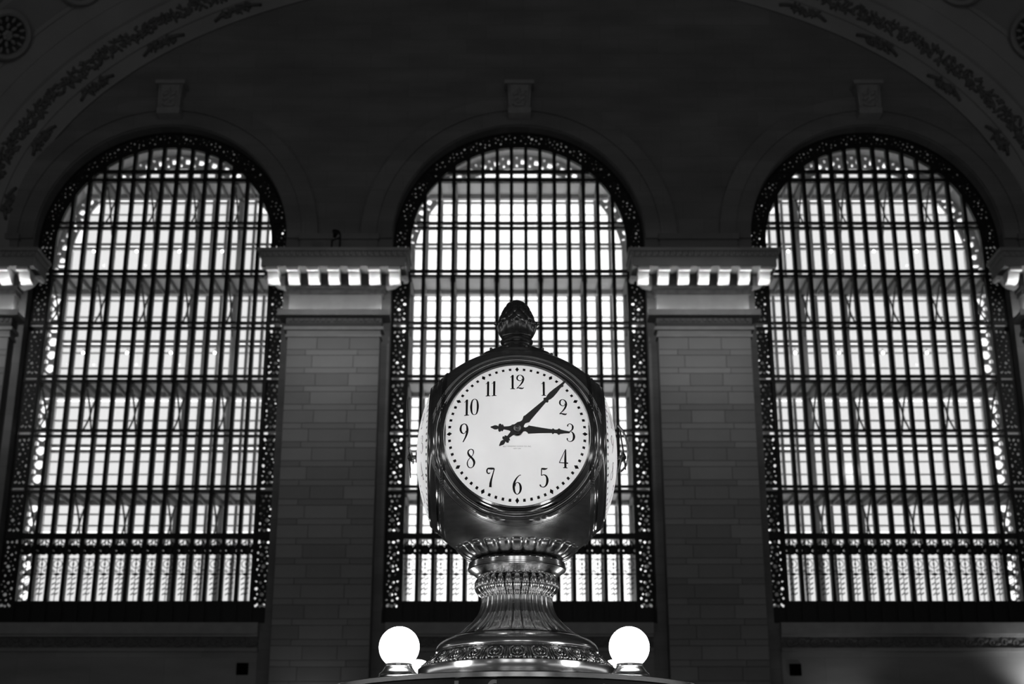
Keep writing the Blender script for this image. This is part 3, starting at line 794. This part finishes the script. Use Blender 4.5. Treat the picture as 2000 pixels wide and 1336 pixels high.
cpart('body', body(), 'brass', sharp=25)
def up_axis(prof): return prof
def face_lathe(prof, n=128):   # revolve (radius, distance) about -Y
    b = MB().lathe(prof, n)
    b.v = [(x, -z, y) for (x, y, z) in b.v]; return b
def beads(cs, rad, n=6):      # half-round beads centred at (r, d), opening outward along the sphere normal
    out = []
    for (r, d) in cs:
        for i in range(n + 1):
            q = PI * i / n; nr_, nd_ = 0.745, 0.667      # outward normal; tangent (.667, -.745)
            out.append((r + rad * (math.cos(q) * 0.667 + math.sin(q) * nr_), d + rad * (-math.cos(q) * 0.745 + math.sin(q) * nd_)))
    return out
mould = face_lathe([(0.392, 0.310)] + beads([(0.3885, 0.3225), (0.3835, 0.3280), (0.3785, 0.3335)], 0.0036) + [(0.372, 0.334), (0.366, 0.330)]).mesh('panel_moulding', 'brass_dark', True, 40)
bez = face_lathe([(0.350, 0.325), (0.3690, 0.331), (0.3690, 0.345), (0.3660, 0.3495), (0.3610, 0.3505), (0.3605, 0.3540)] + [(0.3565 + 0.0038 * math.cos(q), 0.3565 + 0.0038 * math.sin(q)) for q in [PI * i / 8 for i in range(9)]] +
                  [(0.3515, 0.3560), (0.3505, 0.3590), (0.3470, 0.3665), (0.3430, 0.3735), (0.3385, 0.3795), (0.3340, 0.3840), (0.3300, 0.3865), (0.3292, 0.3845), (0.3284, 0.3890), (0.3262, 0.3912), (0.3245, 0.3905), (0.3240, 0.3945), (0.3222, 0.3965), (0.3195, 0.3960), (0.3180, 0.389)]).mesh('bezel', 'polish', True, 30)
RD, SAG, D0 = 0.320, 0.072, 0.391
KR = (RD * RD + SAG * SAG) / (2 * SAG)
def dome(u, v, lift=0.0):       # dial plane (u right, v up) -> point on the domed glass of the front face
    r2 = min(u * u + v * v, RD * RD)
    return (u, -(D0 + math.sqrt(KR * KR - r2) - (KR - SAG) + lift), v)
dg_ = MB(); nr, na = 20, 96; vs = [dome(0, 0)]; fs = []
for i in range(1, nr + 1):
    for k in range(na):
        a = 2 * PI * k / na; vs.append(dome(RD * i / nr * math.cos(a), RD * i / nr * math.sin(a)))
for k in range(na): fs.append((0, 1 + k, 1 + (k + 1) % na))
for i in range(nr - 1):
    for k in range(na):
        q = (k + 1) % na; fs.append((1 + i * na + k, 1 + i * na + q, 1 + (i + 1) * na + q, 1 + (i + 1) * na + k))
dial_me = dg_.add(vs, fs).mesh('dial', 'opal', True, None)
# --- numerals: strokes with changing width
def cat(pts, per=7):
    P = [pts[0]] + list(pts) + [pts[-1]]; out = []
    for i in range(1, len(P) - 2):
        p0, p1, p2, p3 = P[i - 1], P[i], P[i + 1], P[i + 2]
        for j in range(per):
            t = j / per
            out.append(tuple(0.5 * (2 * p1[c] + (p2[c] - p0[c]) * t + (2 * p0[c] - 5 * p1[c] + 4 * p2[c] - p3[c]) * t * t + (3 * p1[c] - p0[c] - 3 * p2[c] + p3[c]) * t ** 3) for c in range(3)))
    out.append(pts[-1]); return out
G = {  # (x, y, width) in units of digit height
 '0': (0.50, [[(.25, .985, .025), (.115, .88, .065), (.06, .5, .105), (.115, .12, .065), (.25, .015, .025), (.385, .12, .065), (.44, .5, .105), (.385, .88, .065), (.25, .985, .025)]]),
 '1': (0.30, [[(.17, .98, .11), (.17, .5, .105), (.17, .02, .105)], [(.20, .985, .06), (.12, .90, .035), (.03, .82, .025)], [(.03, .015, .03), (.17, .025, .05), (.31, .015, .03)]]),
 '2': (0.52, [[(.35, .73, .02), (.375, .66, .03), (.31, .585, .03), (.19, .585, .045), (.085, .70, .08), (.11, .89, .07), (.25, .985, .03), (.40, .90, .07), (.455, .70, .10), (.38, .45, .085), (.22, .22, .05), (.06, .06, .03)],
                [(.05, .03, .03), (.15, .075, .05), (.28, .05, .085), (.40, .045, .07), (.48, .10, .025)]]),
 '3': (0.46, [[(.10, .83, .07), (.085, .88, .05), (.13, .955, .03), (.23, .985, .03), (.335, .92, .06), (.365, .80, .085), (.32, .66, .06), (.20, .565, .025)],
                [(.17, .56, .025), (.27, .555, .035), (.38, .46, .075), (.425, .28, .105), (.36, .09, .065), (.22, .005, .03), (.09, .045, .035), (.055, .13, .06), (.085, .165, .06)]]),
 '4': (0.52, [[(.37, .985, .05), (.355, .5, .095), (.355, .02, .095)], [(.37, .99, .02), (.20, .62, .03), (.03, .265, .035)], [(.02, .265, .045), (.25, .262, .04), (.46, .262, .045)], [(.44, .30, .02), (.47, .262, .07), (.50, .25, .02)], [(.23, .012, .03), (.355, .02, .045), (.47, .012, .03)]]),
 '5': (0.50, [[(.115, .93, .045), (.11, .75, .04), (.105, .585, .04)], [(.10, .945, .06), (.24, .935, .09), (.36, .945, .055), (.43, .985, .02)],
                [(.11, .59, .03), (.24, .635, .04), (.37, .56, .075), (.425, .36, .11), (.37, .14, .08), (.24, .015, .035), (.11, .03, .035), (.05, .09, .07), (.075, .125, .07)]]),
 '6': (0.50, [[(.45, .975, .03), (.36, .955, .035), (.22, .82, .06), (.10, .60, .09), (.065, .36, .105), (.12, .12, .075), (.25, .015, .03), (.385, .12, .07), (.435, .32, .10), (.38, .53, .07), (.26, .605, .03), (.165, .54, .035), (.155, .40, .02)]]),
 '7': (0.46, [[(.22, .75, .02), (.17, .71, .05), (.075, .74, .05), (.05, .86, .06), (.10, .955, .06), (.22, .955, .085), (.34, .945, .085), (.44, .95, .06)], [(.44, .95, .05), (.38, .72, .05), (.29, .42, .08), (.24, .2, .10), (.225, .01, .11)]]),
 '8': (0.50, [[(.25, .985, .03), (.13, .92, .06), (.10, .79, .075), (.18, .64, .09), (.30, .52, .085), (.41, .36, .10), (.43, .22, .09), (.37, .07, .05), (.25, .01, .03), (.13, .06, .045), (.06, .22, .05), (.09, .38, .04), (.21, .53, .03), (.34, .66, .03), (.39, .80, .045), (.355, .93, .045), (.25, .985, .03)]]),
 '9': (0.50, [[(.34, .59, .025), (.345, .53, .03), (.24, .44, .03), (.12, .52, .07), (.065, .70, .095), (.11, .90, .07), (.25, .985, .03), (.38, .90, .06), (.435, .68, .10), (.41, .45, .10), (.33, .22, .07), (.20, -.02, .045)]]),
}
def ribbon(b, pts, ox, oy, sc, cx, cy, lift=0.0010):
    q = cat(pts); L = []
    for i, (x, y, w_) in enumerate(q):
        a = q[max(i - 1, 0)]; c = q[min(i + 1, len(q) - 1)]
        tx, ty = c[0] - a[0], c[1] - a[1]; l = math.hypot(tx, ty) or 1.0
        nx, ny = -ty / l, tx / l; h = w_ * 0.57 + 0.002
        L.append(((x + nx * h - ox) * sc + cx, (y + ny * h - oy) * sc + cy)); L.append(((x - nx * h - ox) * sc + cx, (y - ny * h - oy) * sc + cy))
    b.add([dome(u, v, lift) for u, v in L], [(2 * i, 2 * i + 1, 2 * i + 3, 2 * i + 2) for i in range(len(q) - 1)])
NUM_H = 0.0815; NUM_R = 0.2315
num_me = []
NUM_S = {12: 0.90, 11: 0.92, 1: 0.88, 2: 0.92, 10: 0.95}
for n_ in range(1, 13):
    s_ = str(n_); gap = 0.06; tw = sum(G[c][0] for c in s_) + gap * (len(s_) - 1)
    a = PI / 2 - n_ * PI / 6; cx_, cy_ = NUM_R * math.cos(a), NUM_R * math.sin(a); b = MB(); ox = tw / 2; x = 0
    for c in s_:
        for st in G[c][1]: ribbon(b, [(p[0] + x, p[1], p[2]) for p in st], ox, 0.5, NUM_H * NUM_S.get(n_, 1.0), cx_, cy_)
        x += G[c][0] + gap
    num_me.append(b.mesh('numeral', 'black'))
mk = MB()
for i in range(60):
    a = PI / 2 - i * PI / 30; ca, sa = math.cos(a), math.sin(a); r = 0.2965
    if i % 5 == 0: poly = [(0.0085, 0), (0, 0.0125), (-0.0085, 0), (0, -0.0125)]
    else: poly = [(0.0058, 0.0060), (-0.0058, 0.0060), (-0.0052, -0.0060), (0.0052, -0.0060)]
    mk.add([dome((r + q) * ca - t * sa, (r + q) * sa + t * ca, 0.001) for t, q in poly], [(0, 1, 2, 3)])
mark_me = mk.mesh('minute_track', 'black')
def dome_text(body_, size, v0):
    vs, fs = text_mesh(body_, size, 0.0, 'CENTER')
    return MB().add([dome(x, y + v0, 0.001) for x, y, z in vs], fs).mesh('maker_lettering', mat('faint_grey_print_%d' % int(size * 1e4), 0.10, 0.5))
mt1 = dome_text('SELF WINDING CLOCK CO. INC.', 0.0084, -0.0735); mt2 = dome_text('NEW YORK', 0.0064, -0.0825)
# --- hands: half-width along the length, with spurs and a leaf tip
def hand(prof, th=0.004):
    left = [(w_, y) for y, w_ in prof]; right = [(-w_, y) for y, w_ in prof[::-1]]
    b = MB(); m = len(prof); vs = []
    for yy in (0, -th):
        vs += [(w_, yy, z) for w_, z in left] + [(-w_, yy, z) for w_, z in left]
    fs = []
    for i in range(m - 1):
        fs.append((i, i + 1, m + i + 1, m + i)); fs.append((2 * m + i, 2 * m + i + 1, 3 * m + i + 1, 3 * m + i))
        fs.append((i, i + 1, 2 * m + i + 1, 2 * m + i)); fs.append((m + i, m + i + 1, 3 * m + i + 1, 3 * m + i))
    fs.append((0, m, 3 * m, 2 * m)); fs.append((m - 1, 2 * m - 1, 4 * m - 1, 3 * m - 1))
    return b.add(vs, fs)
TAIL = [(-.110, .001), (-.107, .003), (-.092, .0095), (-.084, .0085), (-.078, .005), (-.077, .014), (-.072, .0185), (-.067, .0165), (-.064, .012), (-.062, .0165), (-.058, .013), (-.055, .006), (-.035, .009), (-.026, .013), (-.024, .016), (-.020, .018), (0, .0215), (.020, .018)]
minute_me = hand(TAIL + [(.030, .012), (.040, .010), (.048, .0135), (.056, .018), (.058, .0185), (.066, .016), (.12, .0115), (.170, .0070), (.175, .0130), (.179, .0135), (.182, .0105), (.187, .0080), (.196, .0115), (.212, .0130), (.235, .0110), (.262, .0070), (.290, .0042), (.301, .0036), (.304, .001)]).mesh('minute_hand', 'black')
hour_me = hand([(z * 1.05, w_) for z, w_ in TAIL] + [(.028, .010), (.036, .008), (.046, .014), (.048, .0185), (.055, .0175), (.10, .0125), (.150, .0080), (.152, .0125), (.156, .012), (.162, .0075), (.172, .0085), (.178, .0135), (.182, .0140), (.186, .010), (.205, .0060), (.224, .0042), (.229, .001)]).mesh('hour_hand', 'black')
hub_me = face_lathe([(0.001, 0.508), (0.007, 0.507), (0.009, 0.503), (0.016, 0.502), (0.018, 0.498), (0.018, 0.486), (0.010, 0.485), (0.010, 0.470), (0.024, 0.468), (0.026, 0.463), (0.026, 0.455)], 32).mesh('hub', 'brass_dark', True)
for fi in range(4):
    rz = fi * PI / 2       # front, right, back, left
    lz = ZC + O + 0.004
    put('panel_moulding', mould, clock, (0, 0, lz), (0, 0, rz))
    put('bezel', bez, clock, (0, 0, lz), (0, 0, rz))
    dl = put('dial', dial_me, clock, (0, 0, lz), (0, 0, rz))
    for me in num_me: put('numeral', me, dl)
    put('minute_track', mark_me, dl); put('maker_lettering', mt1, dl); put('maker_lettering', mt2, dl)
    R_ = Matrix.Rotation(rz, 4, 'Z')
    for nm, me, ang, dist in (('hour_hand', hour_me, math.radians(94.0), 0.484), ('minute_hand', minute_me, math.radians(44.6), 0.494)):
        mt_ = Matrix.Translation((0, 0, lz)) @ R_ @ Matrix.Translation((0, -dist, 0)) @ Matrix.Rotation(ang, 4, 'Y')
        o = put(nm, me, clock); o.matrix_local = mt_
    put('hub', hub_me, clock, (0, 0, lz), (0, 0, rz))
# bowed strap on the right dial
bow = []
for i in range(15):
    t = i / 14; a = -0.62 + t * 1.24 * 1.05
    bow.append((0.452 + 0.062 * math.cos(a * 1.9) - 0.0 , -0.03, ZC + 0.012 + 0.135 * math.sin(a * 1.9) / math.sin(1.2) * (0.98 if a > 0 else 0.62)))
cpart('hand_bow', MB().tube(bow, 0.0055, 6), 'brass', True)

# --- crown and finial
cpart('crown', MB().lathe([(0.178, 3.735), (0.176, 3.748), (0.165, 3.757), (0.150, 3.765), (0.122, 3.777), (0.100, 3.789), (0.085, 3.797), (0.076, 3.800), (0.072, 3.803)], 96,
      lambda r, z, a: r + 0.004 * math.cos(24 * a) * (1 if 3.75 < z < 3.795 else 0)), 'brass_dark')
knob = MB().blob((0, 0, 0), ((0.008, 0, 0), (0, 0.008, 0), (0, 0, 0.008)), 8, 6).mesh('crown_knob', 'brass_dark', True, None)
for i in range(12):
    a = 2 * PI * (i + 0.5) / 12; put('crown_knob', knob, clock, (0.170 * math.cos(a), 0.170 * math.sin(a), 3.757 + O))
fin = cpart('finial', MB().lathe([(0.072, 3.800), (0.066, 3.805), (0.0635, 3.812), (0.066, 3.818), (0.073, 3.822), (0.0773, 3.829), (0.0765, 3.837), (0.070, 3.843), (0.066, 3.846), (0.068, 3.850), (0.073, 3.853), (0.074, 3.858), (0.081, 3.866),
      (0.0875, 3.880), (0.0905, 3.895), (0.0900, 3.910), (0.0865, 3.926), (0.0785, 3.954), (0.068, 3.980), (0.055, 4.006), (0.040, 4.026), (0.024, 4.040), (0.010, 4.046), (0.001, 4.0465)], 64), 'brass_dark')
def fin_r(z):
    pr = [(3.858, .074), (3.88, .0875), (3.895, .0905), (3.91, .09), (3.926, .0865), (3.954, .0785), (3.98, .068), (4.006, .055), (4.026, .04), (4.04, .024)]
    for (z0, r0), (z1, r1) in zip(pr, pr[1:]):
        if z0 <= z <= z1: return r0 + (r1 - r0) * (z - z0) / (z1 - z0)
    return pr[-1][1]
for ri, (z, n_, hw, hh) in enumerate(((3.930, 11, .0235, .029), (3.954, 11, .0215, .027), (3.977, 11, .0185, .024), (3.998, 9, .018, .021), (4.017, 7, .0165, .016))):
    r = fin_r(z); sl = math.atan2(fin_r(z - .005) - fin_r(z + .005), .01)
    b = MB().blob((r - 0.0035, 0, 0), ((0, hw, 0), (-math.sin(sl) * hh, 0, math.cos(sl) * hh), (math.cos(sl) * 0.0085, 0, math.sin(sl) * 0.0085)), 12, 6)
    me = b.mesh('scale', 'brass_dark', True, None)
    for i in range(n_):
        put('scale', me, fin, (0, 0, z), (0, 0, 2 * PI * (i + 0.5 * (ri % 2)) / n_))
def leaf():
    b = MB(); rows = [(3.856, .074, .022), (3.870, .084, .027), (3.888, .0915, .031), (3.903, .0940, .032), (3.915, .0950, .031), (3.924, .0985, .028), (3.928, .1040, .022), (3.925, .1085, .015), (3.917, .1085, .009), (3.914, .105, .005)]
    vs = []; nc = 9
    for ji, (z, r, w_) in enumerate(rows):
        for k in range(nc):
            u = (k - nc // 2) / (nc // 2); a = u * w_ * 1.12 / r
            rr = r - 0.010 * u * u * (1 if ji > 0 else 0.4) + 0.0035 * math.exp(-(u / 0.22) ** 2) - 0.002 * math.cos(3 * PI * u)
            vs.append((rr * math.cos(a), rr * math.sin(a), z - 0.006 * u * u * (ji / len(rows))))
    fs = [(j * nc + k, j * nc + k + 1, (j + 1) * nc + k + 1, (j + 1) * nc + k) for j in range(len(rows) - 1) for k in range(nc - 1)]
    o = len(vs); vs += [(x * 0.965, y * 0.965, z - 0.001) for x, y, z in vs]
    fs += [tuple(o + q for q in f_) for f_ in fs]
    m = len(rows)
    for j in range(m - 1):
        for k in (0, nc - 1): fs.append((j * nc + k, (j + 1) * nc + k, o + (j + 1) * nc + k, o + j * nc + k))
    for k in range(nc - 1): fs.append(((m - 1) * nc + k, (m - 1) * nc + k + 1, o + (m - 1) * nc + k + 1, o + (m - 1) * nc + k))
    return b.add(vs, fs)
leaf_me = leaf().mesh('leaf', 'brass_dark', True, 50)
for i in range(9): put('leaf', leaf_me, fin, (0, 0, 0), (0, 0, 2 * PI * i / 9 - PI / 2))

# --- scalloped cup under the body: one lobe after another around a plain core
def lobe(path, n_, wf, bulge, groove=0.0, nt=10, per=3):
    P_ = []
    for i in range(len(path) - 1):
        for j in range(per): t = j / per; P_.append(tuple(path[i][c] + (path[i + 1][c] - path[i][c]) * t for c in range(2)))
    P_.append(path[-1]); m = len(P_); vs = []
    for i, (r, z) in enumerate(P_):
        s_ = i / (m - 1); a = P_[max(i - 1, 0)]; c = P_[min(i + 1, m - 1)]
        tr, tz = c[0] - a[0], c[1] - a[1]; l = math.hypot(tr, tz) or 1; nr_, nz_ = tz / l, -tr / l
        for k in range(nt + 1):
            u = -1 + 2 * k / nt; q = u * PI / n_ * wf(s_)
            h = bulge(s_) * (math.sqrt(max(0, 1 - u * u)) - groove * max(0.0, 1 - (u / 0.35) ** 2) ** 2)
            rr = r + nr_ * h; vs.append((rr * math.cos(q), rr * math.sin(q), z + nz_ * h))
    fs = [(i * (nt + 1) + k, i * (nt + 1) + k + 1, (i + 1) * (nt + 1) + k + 1, (i + 1) * (nt + 1) + k) for i in range(m - 1) for k in range(nt)]
    return MB().add(vs, fs)
def endround(s_, e): return math.sqrt(max(0.0, 1 - (1 - min(1.0, (1 - s_) / e)) ** 2))
cup_path = [(0.199, 2.7915), (0.213, 2.7955), (0.228, 2.803), (0.242, 2.813), (0.252, 2.823), (0.2575, 2.832), (0.260, 2.840), (0.260, 2.848), (0.257, 2.856)]
cpart('cup', MB().lathe([(0.18, 2.790)] + [(r - 0.004, z) for r, z in cup_path] + [(0.24, 2.862)], 96), 'brass_dark')
NG = 26
lobe_me = lobe(cup_path, NG, lambda s_: 0.985 * max(0.02, endround(s_, 0.26)), lambda s_: (0.0075 + 0.004 * s_ + (0.011 * math.sin(PI * min(1.0, (s_ - 0.62) / 0.38)) if s_ > 0.62 else 0)) * max(0.05, endround(s_, 0.16)), 0.12).mesh('gadroon', 'brass', True, None)
for i in range(NG): put('gadroon', lobe_me, clock, (0, 0, O), (0, 0, 2 * PI * i / NG - PI / 2))
cpart('neck', MB().lathe([(0.186, 2.796), (0.183, 2.765)], 64), 'black')  # black stands for the shadow in the gap under the cup
cpart('collar', MB().lathe([(0.17, 2.771), (0.2165, 2.771), (0.2185, 2.7685), (0.2190, 2.752), (0.2220, 2.750), (0.2225, 2.744), (0.2195, 2.741), (0.2195, 2.738), (0.215, 2.735), (0.205, 2.728), (0.194, 2.721), (0.186, 2.714), (0.180, 2.708), (0.172, 2.703), (0.14, 2.700)], 128), 'brass_bright')
# --- fluted vase with looped lobe tops
NF = 30
vase_path = [(0.283, 2.4420), (0.264, 2.4485), (0.245, 2.4580), (0.226, 2.470), (0.208, 2.483), (0.197, 2.4937), (0.186, 2.506), (0.1765, 2.5186), (0.168, 2.5300), (0.1615, 2.5435), (0.156, 2.5560), (0.1525, 2.5686), (0.1490, 2.590), (0.1475, 2.610), (0.1490, 2.624),
             (0.154, 2.633), (0.162, 2.640), (0.169, 2.648), (0.1735, 2.658), (0.1740, 2.670), (0.1710, 2.682), (0.1655, 2.693), (0.158, 2.701)]
cpart('vase', MB().lathe([(r - 0.005, z) for r, z in vase_path] + [(0.15, 2.712)], 128), 'brass_dark')
flute_me = lobe(vase_path, NF, lambda s_: (0.97 if s_ < 0.65 else 0.97 - 0.25 * (s_ - 0.65)) * max(0.02, endround(s_, 0.16)), lambda s_: (0.0135 if s_ < 0.6 else 0.0135 + 0.009 * (s_ - 0.6) / 0.4) * max(0.05, endround(s_, 0.10)) * min(1.0, 0.02 + s_ / 0.16), 0.36).mesh('flute', 'flute', True, None)
for i in range(NF): put('flute', flute_me, clock, (0, 0, O), (0, 0, 2 * PI * i / NF - PI / 2))
# --- torus, carved skirt and base disc
cpart('torus', MB().lathe([(0.250, 2.446), (0.274, 2.446), (0.277, 2.442), (0.280, 2.439), (0.300, 2.434), (0.324, 2.425), (0.344, 2.412), (0.356, 2.397), (0.3605, 2.384), (0.359, 2.374), (0.353, 2.367), (0.345, 2.364)], 128), 'brass_bright')
cpart('skirt', MB().lathe([(0.345, 2.366), (0.357, 2.362), (0.372, 2.350), (0.389, 2.334), (0.406, 2.318), (0.420, 2.304), (0.424, 2.296)], 128), 'brass_dark')
cpart('base_disc', MB().lathe([(0.40, 2.3015), (0.434, 2.3015), (0.4375, 2.299), (0.438, 2.295), (0.438, 2.256), (0.436, 2.252), (0.40, 2.25)], 160), 'brass_bright')
def skirt_pt(u, s_, lift=0.0):  # u along the arc (m), s_ 0 bottom to 1 top
    r = 0.423 - 0.066 * s_; z = 2.302 + 0.060 * s_; a = u / 0.39
    return ((r + lift * 0.66) * math.cos(a), (r + lift * 0.66) * math.sin(a), z + lift * 0.75)
NS = 26; pw = 2 * PI * 0.39 / NS
orn = MB()
for sx in (-1, 1):
    orn.tube([skirt_pt(sx * u, s_, 0.003) for u, s_ in ((0.004, 0.12), (0.020, 0.18), (0.031, 0.42), (0.034, 0.70), (0.028, 0.90), (0.018, 0.95))], [0.004, .0055, .0055, .005, .004, .003], 6)
    orn.tube([skirt_pt(sx * u, s_, 0.004) for u, s_ in ((0.008, 0.30), (0.019, 0.42), (0.021, 0.62), (0.012, 0.76), (0.006, 0.68), (0.009, 0.58))], [.003, .005, .005, .004, .003, .002], 6)
    orn.tube([skirt_pt(sx * u, s_, 0.002) for u, s_ in ((0.043, 0.05), (0.040, 0.5), (0.0445, 0.95))], 0.003, 5)
    orn.blob(skirt_pt(sx * 0.026, 0.10, 0.003), ((0.004, 0, 0), (0, 0.007, 0), (0, 0, 0.007)), 6, 4)
orn.blob(skirt_pt(0, 0.72, 0.004), ((0.006, 0, 0), (0, 0.007, 0), (0, 0, 0.011)), 8, 5)
orn.blob(skirt_pt(0, 0.40, 0.003), ((0.005, 0, 0), (0, 0.005, 0), (0, 0, 0.010)), 8, 5)
orn.blob(skirt_pt(0, 0.10, 0.004), ((0.006, 0, 0), (0, 0.009, 0), (0, 0, 0.007)), 8, 5)
orn_me = orn.mesh('acanthus_ornament', 'brass', True, None)
for i in range(NS): put('acanthus_ornament', orn_me, clock, (0, 0, O), (0, 0, 2 * PI * (i + 0.5) / NS - PI / 2 + PI / NS))
